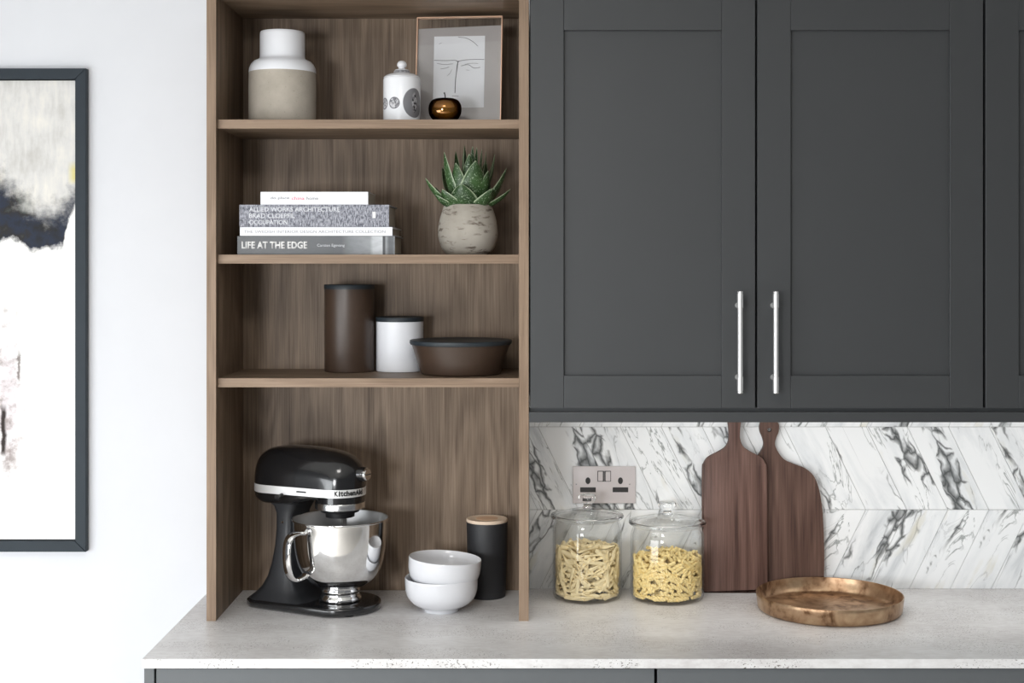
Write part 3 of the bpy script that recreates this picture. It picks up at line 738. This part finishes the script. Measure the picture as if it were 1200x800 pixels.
# ------------------------------------------------------------------ stand mixer
mx = thing('stand_mixer', 'glossy black stand mixer with steel bowl on the worktop', 'mixer', (-0.442, -0.205, TOP), R(-25))
NX, NR = 0.058, 0.061                                      # nose ellipse
BXC, BXR = -0.165, 0.060
def plan(x, grow=0.0):
    if x > 0: return NR * math.sqrt(max(0, 1 - (x / NX) ** 2))
    if x < BXC: return NR * math.sqrt(max(0, 1 - ((BXC - x) / BXR) ** 2))
    return NR
def interp(tab, x):
    for (a, va), (b, vb) in zip(tab, tab[1:]):
        if x <= b: t = (x - a) / (b - a); t = max(0, t); return va + (vb - va) * (t * t * (3 - 2 * t) * 0.3 + t * 0.7)
    return tab[-1][1]
TOPS = [(-0.225, 0.312), (-0.222, 0.326), (-0.214, 0.340), (-0.20, 0.353), (-0.18, 0.3625), (-0.15, 0.3685), (-0.11, 0.370), (-0.05, 0.3685), (0.0, 0.362), (0.025, 0.353), (0.042, 0.341), (0.052, 0.329), (0.058, 0.312)]
BOTS = [(-0.225, 0.252), (-0.21, 0.243), (-0.18, 0.234), (-0.10, 0.234), (-0.075, 0.245), (-0.05, 0.252), (0.058, 0.252)]
stx = [BXC - BXR * math.cos(a) * 0.9995 for a in [R(q_) for q_ in range(0, 90, 9)]] + [-0.16, -0.13, -0.10, -0.075, -0.05, -0.025] + [NX * math.sin(R(q_)) * 0.9995 for q_ in range(0, 91, 9)]
ZB = 0.280
def head_sec(x, up=True):
    wv = max(plan(x), 0.0009); pts = []; n_ = 2.35 if up else 4.0; K = 22
    for k in range(K + 1):
        a = PI * k / K; c, s = math.cos(a), math.sin(a)
        y = wv * (abs(c) ** (2 / n_)) * (1 if c > 0 else -1)
        if up: zz = ZB + (interp(TOPS, x) - ZB) * abs(s) ** (2 / n_)
        else: y *= 0.93; zz = 0.263 + (interp(BOTS, x) - 0.263) * abs(s) ** (2 / n_)
        pts.append((x, y, zz))
    return pts
head = mesh_obj('motor_head', loft([head_sec(x) for x in stx]), 'black_enamel', mx, smooth=60)
mesh_obj('lower_housing', loft([head_sec(x, False) for x in stx if x < 0.0]), 'black_enamel', mx, smooth=50)
# chrome band round the head
outline = [(x, -plan(x) - 0.0006) for x in stx] + [(x, plan(x) + 0.0006) for x in stx[::-1]]
band = mesh_obj('trim_band', prism_xy(outline, 0.2625, 0.2812, 0.0006, 1), 'band', mx, smooth=40)
# lettering wrapped round the nose
lt = bmesh.new(); chars = 'KitchenAid'; wch = [7.2, 2.9, 4.3, 5.0, 5.4, 5.0, 5.4, 7.2, 2.9, 5.4]; arc = 0.0
for ch, cw in zip(chars, wch):
    hgt = 0.0118 if ch in 'KithdA' else 0.0090
    cb = text_bm(ch, width=cw * 0.00128, height=hgt, bold=0.035, depth=0.0004)
    ph = R(21) + arc / 0.0600
    px_, py_ = (NX + 0.0009) * math.sin(ph), -(NR + 0.0009) * math.cos(ph)
    rotm = Matrix.Translation((px_, py_, 0.2672)) @ Matrix.Rotation(ph, 4, 'Z')
    for q_ in cb.verts: q_.co = rotm @ q_.co
    joinbm(lt, cb); arc += cw * 0.00128 + 0.0008
mesh_obj('brand_lettering', lt, 'black_ink', band)
mesh_obj('slot', box(-0.078, -0.052, -NR - 0.0014, -NR, 0.2705, 0.2738), 'black_ink', band)
# planetary
mesh_obj('planetary_housing', lathe([(0, 0.262), (0.0565, 0.262), (0.0565, 0.247), (0, 0.247)], 48), 'black_enamel', mx, smooth=40)
mesh_obj('planetary_ring', lathe([(0, 0.2468), (0.0572, 0.2468), (0.0578, 0.2455), (0.0578, 0.2330), (0.0560, 0.2315), (0, 0.2315)], 48), 'steel', mx, smooth=40)
mesh_obj('planetary_hub', lathe([(0, 0.2314), (0.046, 0.2314), (0.044, 0.224), (0.034, 0.222), (0.033, 0.212), (0, 0.212)], 40), 'black_plastic', mx, smooth=40)
mesh_obj('beater_shaft', lathe([(0, 0.213), (0.0065, 0.213), (0.0065, 0.185), (0.0085, 0.183), (0.0085, 0.160), (0, 0.158)], 20, 0.018, -0.012), 'chrome', mx, smooth=40)
fl = smooth_path([(0.018, -0.012, 0.162), (0.018, -0.055, 0.150), (0.018, -0.060, 0.11), (0.018, -0.012, 0.065), (0.018, 0.036, 0.11), (0.018, 0.031, 0.150), (0.018, -0.012, 0.162)], 8)
mesh_obj('flat_beater', tube(fl, 0.0045, 8), 'steel', mx, smooth=50)
# hub knob at the nose
hb = mesh_obj('hub', tube([(0.045, 0, 0.3125), (0.066, 0, 0.3125), (0.068, 0, 0.3125)], [0.0175, 0.0165, 0.0150], 32), 'black_enamel', mx, smooth=40)
mesh_obj('hub_cap', tube([(0.0675, 0, 0.3125), (0.073, 0, 0.3125), (0.0745, 0, 0.3125)], [0.0142, 0.0142, 0.0128], 32), 'steel', hb, smooth=40)
mesh_obj('cap_slot', box(0.0740, 0.0750, -0.0115, 0.0115, 0.3112, 0.3132), 'black_ink', hb)
# levers on the side
mesh_obj('speed_lever', tube(smooth_path([(-0.118, -0.050, 0.262), (-0.118, -0.064, 0.262), (-0.118, -0.076, 0.259), (-0.118, -0.082, 0.257)], 3), [0.004] * 6 + [0.0062, 0.0072, 0.0072, 0.006], 14), 'black_plastic', mx, smooth=50)
mesh_obj('pivot_pin', tube([(-0.128, -0.0405, 0.196), (-0.128, -0.0455, 0.196)], 0.0028, 12), 'chrome', mx, smooth=40)
# column with flared foot
def rrect(x0, x1, hwid, z, r):
    pts = []; r = min(r, (x1 - x0) / 2 * 0.98, hwid * 0.98)
    for cx_, cy_, a0 in ((x1 - r, hwid - r, 0), (x0 + r, hwid - r, 90), (x0 + r, -hwid + r, 180), (x1 - r, -hwid + r, 270)):
        for k in range(6): a = R(a0 + 18 * k); pts.append((cx_ + r * math.cos(a), cy_ + r * math.sin(a), z))
    return pts
COL = [(0.016, -0.214, -0.040, 0.084, 0.035), (0.022, -0.210, -0.056, 0.080, 0.034), (0.030, -0.200, -0.075, 0.074, 0.030), (0.045, -0.184, -0.090, 0.065, 0.024), (0.07, -0.170, -0.099, 0.056, 0.018), (0.10, -0.161, -0.105, 0.050, 0.014),
       (0.14, -0.154, -0.109, 0.046, 0.012), (0.18, -0.151, -0.110, 0.044, 0.012), (0.215, -0.151, -0.107, 0.044, 0.012), (0.232, -0.157, -0.098, 0.046, 0.012), (0.245, -0.176, -0.085, 0.049, 0.012)]
mesh_obj('column', loft([rrect(a, b, h_, zz, r_) for zz, a, b, h_, r_ in COL]), 'black_satin', mx, smooth=50)
ol = [(0.094 * math.cos(R(a)), 0.094 * math.sin(R(a))) for a in range(-80, 81, 8)] + [(-0.06, 0.090), (-0.13, 0.088), (-0.19, 0.083), (-0.21, 0.070), (-0.217, 0.05), (-0.219, 0.0), (-0.217, -0.05), (-0.21, -0.070), (-0.19, -0.083), (-0.13, -0.088), (-0.06, -0.090)]
mesh_obj('base', prism_xy(ol, 0.0035, 0.0200, 0.005, 3), 'black_enamel', mx, smooth=50)
for fx, fy in ((0.055, 0.05), (0.055, -0.05), (-0.18, 0.055), (-0.18, -0.055)): mesh_obj('foot', lathe([(0, 0), (0.011, 0), (0.012, 0.004), (0, 0.004)], 16, fx, fy), 'black_plastic', mx)
# bowl
bw = mesh_obj('mixing_bowl', lathe([(0, 0.021), (0.047, 0.021), (0.049, 0.023), (0.0485, 0.030), (0.0445, 0.033), (0.0435, 0.040), (0.0455, 0.043), (0.0460, 0.046), (0.0435, 0.049), (0.0440, 0.051)] +
              resample([(0.046, 0.0515), (0.066, 0.061), (0.0845, 0.078), (0.0965, 0.102), (0.1030, 0.132), (0.1062, 0.165), (0.1080, 0.200), (0.1084, 0.2050)], 5) +
              [(0.1105, 0.2055), (0.1112, 0.2075), (0.1100, 0.2092), (0.1078, 0.2085), (0.1064, 0.200), (0.1046, 0.165), (0.1014, 0.132), (0.095, 0.103), (0.083, 0.080), (0.065, 0.063), (0.04, 0.055), (0, 0.053)], 96), 'chrome', mx, smooth=60)
bw.data.materials.append(M['lining'])
for f_ in bw.data.polygons:
    if f_.center.z > 0.0525 and (f_.normal.x * f_.center.x + f_.normal.y * f_.center.y < -0.2 * math.hypot(f_.center.x, f_.center.y) or (f_.normal.z > 0.9 and math.hypot(f_.center.x, f_.center.y) < 0.1)): f_.material_index = 1
ha = Vector((-0.70, -0.714, 0)); ha.rotate(Matrix.Rotation(R(25), 3, 'Z'))
hp = smooth_path([ha * 0.104 + Vector((0, 0, 0.187)), ha * 0.122 + Vector((0, 0, 0.189)), ha * 0.141 + Vector((0, 0, 0.182)), ha * 0.149 + Vector((0, 0, 0.160)), ha * 0.148 + Vector((0, 0, 0.120)), ha * 0.139 + Vector((0, 0, 0.094)), ha * 0.122 + Vector((0, 0, 0.085)), ha * 0.098 + Vector((0, 0, 0.092))], 7)
sd = Vector((-ha.y, ha.x, 0)); secs = []
for i, p in enumerate(hp):
    tg = (hp[min(i + 1, len(hp) - 1)] - hp[max(i - 1, 0)]).normalized(); nn = tg.cross(sd).normalized()
    secs.append([p + sd * (0.0135 * math.cos(2 * PI * k / 16)) + nn * (0.0052 * math.sin(2 * PI * k / 16)) for k in range(16)])
mesh_obj('handle', loft(secs), 'chrome', bw, smooth=60)

# ------------------------------------------------------------------ white bowls and cup
def rice_bowl(label, loc, rot):
    t = mesh_obj('bowl', lathe([(0, 0.003), (0.036, 0.003), (0.037, 0.0), (0.040, 0.0), (0.0415, 0.006)] + resample([(0.046, 0.0085), (0.0625, 0.0165), (0.0750, 0.0290), (0.0808, 0.0420), (0.0828, 0.056), (0.0832, 0.0755)], 4) +
                 [(0.0822, 0.0770), (0.0808, 0.0760), (0.0803, 0.060), (0.0782, 0.045), (0.072, 0.032), (0.059, 0.020), (0.035, 0.011), (0, 0.009)], 72), 'white_gloss', None, loc, rot, smooth=60)
    return tag(t, label, 'bowl', 'white china bowls stacked on the worktop')
rice_bowl('lower of two stacked white china bowls, standing on the worktop', (-0.2085, -0.220, TOP), (0, 0, 0))
rice_bowl('upper white china bowl, slightly tilted, nested in the lower bowl', (-0.2050, -0.220, TOP + 0.0435), (0, R(4), 0))
cp = thing('tumbler', 'tall charcoal tumbler with pale wooden lid behind the white bowls', 'tumbler', (-0.1085, -0.083, TOP))
mesh_obj('body', lathe([(0, 0), (0.0425, 0), (0.0440, 0.0015), (0.0445, 0.004), (0.0492, 0.176), (0.0488, 0.1778), (0, 0.1778)], 64), 'cup_black', cp, smooth=40)
lid = mesh_obj('lid', lathe([(0, 0.1780), (0.0482, 0.1780), (0.0490, 0.1790), (0.0490, 0.1840), (0.0478, 0.1855), (0.0440, 0.1857), (0.0425, 0.1850), (0.0, 0.1850)], 56), 'cup_lid', cp, smooth=40)
mesh_obj('lid_disc', lathe([(0, 0.1848), (0.026, 0.1848), (0.026, 0.1858), (0.0, 0.1860)], 40), plain('toasted_wood_disc', srgb(226, 190, 158), 0.6, vary=0.1, scale=40), lid, smooth=40)

# ------------------------------------------------------------------ power socket
so = thing('power_socket', 'double wall socket in brushed metal on the marble tiles', 'socket', (0.1745, -0.0102, 1.154))
mesh_obj('faceplate', box(-0.0765, 0.0765, -0.0060, 0.0, -0.0445, 0.0455, 0.0012), 'plate', so, smooth=40)
for sx in (-0.0085, 0.0085):
    mesh_obj('switch_surround', box(sx - 0.0080, sx + 0.0080, -0.0066, -0.0055, 0.0085, 0.0345), 'socket_black', so)
    mesh_obj('rocker_switch', box(sx - 0.0066 if sx < 0 else sx - 0.0052, sx + 0.0052 if sx < 0 else sx + 0.0066, -0.0088, -0.006, 0.0100, 0.0330, 0.0006), 'plate', so)
for cx in (-0.0395, 0.0395):
    el = [(cx + 0.0060 * math.cos(2 * PI * k / 20), 0.0105 + 0.0082 * math.sin(2 * PI * k / 20)) for k in range(20)]
    mesh_obj('earth_hole', prism_xz(el, -0.0066, -0.0056), 'socket_black', so)
    rr = [(cx + sgx * 0.0155 + 0.0040 * math.cos(R(a)), -0.0115 + 0.0060 * sgz + 0.0 + 0.0 * a) for sgx, sgz, a in ((1, -1, 0), (1, 1, 0), (-1, 1, 180), (-1, -1, 180))]
    mesh_obj('pin_slots', box(cx - 0.0190, cx + 0.0190, -0.0066, -0.0056, -0.0175, -0.0055, 0.0004, 1), 'socket_black', so)
for cx in (-0.068, 0.062): mesh_obj('screw', tube([(cx, -0.0056, 0.002), (cx, -0.0066, 0.002)], 0.0014, 10), 'steel', so)

# ------------------------------------------------------------------ glass jars with pasta
def glass_jar(label, loc, r, h, knob_h):
    t = thing('glass_jar', label, 'jar', loc, 0, 'glass pasta jars')
    outer = [(0, 0.0), (r - 0.012, 0.0), (r - 0.004, 0.003), (r - 0.0008, 0.010), (r, 0.020), (r, h - 0.030), (r - 0.002, h - 0.018), (r - 0.0055, h - 0.010), (r - 0.0055, h - 0.005), (r - 0.003, h)]
    inner = [(r - 0.0075, h), (r - 0.0095, h - 0.010), (r - 0.006, h - 0.020), (r - 0.0040, h - 0.032), (r - 0.0040, 0.020), (r - 0.007, 0.010), (r - 0.014, 0.0065), (0, 0.0065)]
    mesh_obj('glass_body', lathe(outer + inner, 72), 'glass', t, smooth=60)
    l = mesh_obj('lid', lathe([(0, h - 0.006), (r - 0.012, h - 0.006), (r - 0.0105, h + 0.0006), (r + 0.0015, h + 0.0006), (r + 0.0035, h + 0.0035), (r + 0.0028, h + 0.0070), (r - 0.002, h + 0.0085), (r - 0.030, h + 0.0150), (r - 0.055, h + 0.0205), (0.013, h + 0.0225), (0, h + 0.0225)], 72), 'glass', t, smooth=60)
    mesh_obj('lid_rim', lathe([(r - 0.004, h + 0.0010), (r + 0.0036, h + 0.0012), (r + 0.0050, h + 0.0040), (r + 0.0036, h + 0.0072), (r - 0.004, h + 0.0078), (r - 0.004, h + 0.0010)], 72), 'solid_glass', l, smooth=60)
    k0 = h + 0.0222
    mesh_obj('knob', lathe(resample([(0, k0), (0.012, k0), (0.0105, k0 + 0.004), (0.0095, k0 + 0.008), (0.0150, k0 + knob_h * 0.42), (0.0212, k0 + knob_h * 0.62), (0.0205, k0 + knob_h * 0.85), (0.014, k0 + knob_h), (0, k0 + knob_h)], 3), 36), 'solid_glass', l, smooth=60)
    return t
JA = (0.1300, -0.0985, TOP); JB = (0.3195, -0.1050, TOP)
glass_jar('glass jar with knob lid beside the shelving, holding long pale pasta', JA, 0.0820, 0.1900, 0.034)
glass_jar('glass jar with knob lid beside the chopping boards, holding short twisted pasta', JB, 0.0870, 0.1760, 0.032)

def pasta_mesh(name, L, rad, turns, bend, mat, segs, lobes=2, K=8):
    secs = []; amp = 0.30 if lobes == 2 else 0.17
    pr_ = lambda a: 1 - amp + amp * math.cos(lobes * a)
    for i in range(segs + 1):
        t = i / segs - 0.5; a0 = turns * 2 * PI * t; c = Vector((t * L, 0, bend * (0.25 - t * t) * 4))
        sc_ = 0.9 if i in (0, segs) else 1.0
        secs.append([c + Vector((0, rad * sc_ * pr_(a) * math.cos(a + a0), rad * sc_ * pr_(a) * math.sin(a + a0))) for a in [2 * PI * k / K for k in range(K)]])
    bm = loft(secs); bmesh.ops.recalc_face_normals(bm, faces=bm.faces[:])
    me = bpy.data.meshes.new(name); bm.to_mesh(me); bm.free(); me.materials.append(M[mat]); me.shade_smooth(); me.set_sharp_from_angle(angle=R(60))
    return me
rnd = random.Random(21)
def fill_jar(center, r, top, L, rad, name, meshes, label, group, n_wall, n_top, n_in, fill_mat):
    cx, cy, cz = center; Ri = r - 0.0045 - rad; z0 = cz + 0.0070 + rad
    def place(me, p, m3):
        o = bpy.data.objects.new(name, me); C.objects.link(o)
        o.matrix_world = Matrix.Translation(p) @ m3.to_4x4()
        tag(o, label, 'pasta', group)
    golden = PI * (3 - math.sqrt(5))
    for i in range(n_wall):                              # pieces pressed against the glass
        t = max(0.0, (i + 0.5) / n_wall - 0.06) / 0.94; a = i * golden + rnd.uniform(-.15, .15)
        tiltv = rnd.gauss(0, 0.7) * (0.12 if i < n_wall * 0.13 else 1.0); half = L / 2 * 1.02
        z = z0 + abs(math.sin(tiltv)) * half + (top - z0 - 2 * abs(math.sin(tiltv)) * half * 0.8 - rad) * t
        z = min(max(z, z0 + abs(math.sin(tiltv)) * half), cz + top - cz - rad * 0.5)
        cr = math.sqrt(max(1e-6, Ri * Ri - (half * math.cos(tiltv)) ** 2)) - rnd.choice((0, 0, 0.001, 0.003))
        er = Vector((math.cos(a), math.sin(a), 0)); et = Vector((-math.sin(a), math.cos(a), 0))
        ax = et * math.cos(tiltv) + Vector((0, 0, 1)) * math.sin(tiltv); up = er; sd_ = up.cross(ax)
        m3 = Matrix((ax, sd_, up)).transposed() @ Matrix.Rotation(rnd.uniform(0, 2 * PI) if abs(rad) else 0, 3, 'X')
        place(rnd.choice(meshes), Vector((cx, cy, 0)) + er * cr + Vector((0, 0, z)), m3)
    for i in range(n_top):                               # loose heap on top
        a = i * golden; rr = (Ri - L * 0.42) * math.sqrt((i + 0.5) / n_top)
        yaw = rnd.uniform(0, PI); el = rnd.gauss(0, 0.28)
        ax = Vector((math.cos(yaw) * math.cos(el), math.sin(yaw) * math.cos(el), math.sin(el))); sd_ = ax.cross(Vector((0, 0, 1))).normalized(); up = sd_.cross(ax)
        m3 = Matrix((ax, sd_, up)).transposed() @ Matrix.Rotation(rnd.uniform(0, 2 * PI), 3, 'X')
        place(rnd.choice(meshes), Vector((cx + rr * math.cos(a), cy + rr * math.sin(a), top - rad * 0.6 + rnd.uniform(-0.004, 0.003))), m3)
    bm = bmesh.new()                                     # the hidden inside of the heap
    for i in range(n_in):
        a = rnd.uniform(0, 2 * PI); rr = (Ri - 0.010) * math.sqrt(rnd.uniform(0.12, 1)); el = rnd.gauss(0, 0.5); yaw = a + PI / 2 + rnd.gauss(0, 0.3)
        rr = min(rr, math.sqrt(max(0, (Ri - 0.008) ** 2 - (L / 2) ** 2)))
        ax = Vector((math.cos(yaw) * math.cos(el), math.sin(yaw) * math.cos(el), math.sin(el))); sd_ = ax.cross(Vector((0, 0, 1))).normalized(); up = sd_.cross(ax)
        lo_, hi_ = z0 + abs(math.sin(el)) * L / 2, top - rad - abs(math.sin(el)) * L / 2
        m4 = Matrix.Translation((rr * math.cos(a), rr * math.sin(a), rnd.uniform(lo_, max(lo_, hi_)) - cz)) @ Matrix((ax, sd_, up)).transposed().to_4x4()
        tmp = rnd.choice(meshes).copy(); tmp.transform(m4); bm.from_mesh(tmp); bpy.data.meshes.remove(tmp)
    o = mesh_obj(name + '_fill', bm, fill_mat, None, center, smooth=60); o['kind'] = 'stuff'
    tag(o, label.replace('one of the', 'inner heap of the'), 'pasta')
pa = [pasta_mesh('pasta_stick', 0.046 + d, 0.0050, tw, bd, 'pasta_a', 7) for d, tw, bd in ((0, .35, .001), (.006, .25, .002), (-.005, .45, .0005), (.002, .3, -.001))]
pb = [pasta_mesh('pasta_twist', 0.034 + d, 0.0046, tw * 0.62, bd, 'pasta_b', 9, 4, 16) for d, tw, bd in ((0, 1.6, .0005), (.004, 1.8, .001), (-.004, 1.4, 0), (.002, 1.7, -.0005))]
fill_jar(JA, 0.0820, TOP + 0.126, 0.048, 0.0050, 'pasta_stick', pa, 'one of the pale smooth pasta sticks in the jar beside the shelving', 'pale pasta sticks in the jar', 210, 40, 300, 'pasta_a')
fill_jar(JB, 0.0870, TOP + 0.106, 0.036, 0.0046, 'pasta_twist', pb, 'one of the golden twisted pasta pieces in the jar beside the boards', 'golden pasta twists in the jar', 245, 50, 320, 'pasta_b')

# ------------------------------------------------------------------ chopping boards
def board(name, label, cx, pts, hole, mat, thick, ybase, lean, hgt):
    half = [(p.x, p.z) for p in smooth_path([(a, 0, b) for a, b in pts], 6)]
    poly = half + [(-x, z) for x, z in half[::-1] if x > 1e-6]
    bm = bmesh.new()
    if hole:
        hx, hz, hr = hole; K = 24
        # outline and hole bridged: two halves, each a ring sector between hole and outline
        inner = [(hr * math.sin(2 * PI * k / K), hz + hr * math.cos(2 * PI * k / K)) for k in range(K)]
        for side in (1, -1):
            o_ = [(side * x, z) for x, z in half]; i_ = [(side * hr * math.sin(PI * k / 12), hz - hr * math.cos(PI * k / 12)) for k in range(12, -1, -1)]
            ring = o_ + i_
            f = [bm.verts.new((x, -thick, z)) for x, z in ring]; b = [bm.verts.new((x, 0, z)) for x, z in ring]; n = len(ring)
            bm.faces.new(f); bm.faces.new(b[::-1])
            for k in range(n):
                if abs(ring[k][0]) < 1e-7 and abs(ring[(k + 1) % n][0]) < 1e-7: continue
                bm.faces.new((f[k], b[k], b[(k + 1) % n], f[(k + 1) % n]))
        bmesh.ops.remove_doubles(bm, verts=bm.verts[:], dist=1e-5)
        bmesh.ops.triangulate(bm, faces=[f for f in bm.faces if len(f.verts) > 4])
    else:
        bm.free(); bm = prism_xz(poly, -thick, 0, 0.0022, 2)
    o = mesh_obj(name, bm, mat, None, (cx, ybase, TOP + 0.0004), (-math.asin(lean / hgt), 0, 0), smooth=30)
    return tag(o, label, 'chopping board', 'walnut chopping boards')
# half outlines from the foot's middle to the top's middle (metres)
board('chopping_board', 'wide-shouldered walnut chopping board leaning in front of the paddle board', 0.4875,
      [(0, 0), (0.070, 0), (0.0765, 0.003), (0.0785, 0.010), (0.0785, 0.16), (0.0780, 0.290), (0.0745, 0.310), (0.064, 0.325), (0.040, 0.338), (0.022, 0.350), (0.0145, 0.366), (0.0135, 0.385), (0.0165, 0.415), (0.0175, 0.43), (0.013, 0.446), (0, 0.452)],
      None, 'board', 0.0150, -0.0385, 0.010, 0.44)
board('paddle_board', 'round-handled walnut paddle board with hanging hole against the marble', 0.5745,
      [(0, 0), (0.118, 0), (0.127, 0.004), (0.130, 0.012), (0.1315, 0.09), (0.1290, 0.175), (0.1220, 0.235), (0.1090, 0.274), (0.088, 0.295), (0.060, 0.306), (0.035, 0.318), (0.0195, 0.338), (0.0135, 0.354), (0.0165, 0.370), (0.0225, 0.385), (0.0225, 0.402), (0.013, 0.415), (0, 0.419)],
      (0, 0.3885, 0.0052), 'board2', 0.0150, -0.0212, 0.0095, 0.43)

# ------------------------------------------------------------------ brass tray
tr = mesh_obj('tray', lathe([(0, 0.0), (0.150, 0.0), (0.158, 0.0015), (0.1625, 0.006), (0.1655, 0.030), (0.1665, 0.0375), (0.1655, 0.0388), (0.1640, 0.0380), (0.1625, 0.030), (0.1590, 0.0085), (0.155, 0.0055), (0.146, 0.0042), (0, 0.0042)], 96), 'bronze', None, (0.680, -0.218, TOP), smooth=50)
tag(tr, 'round aged brass tray lying on the worktop', 'tray')
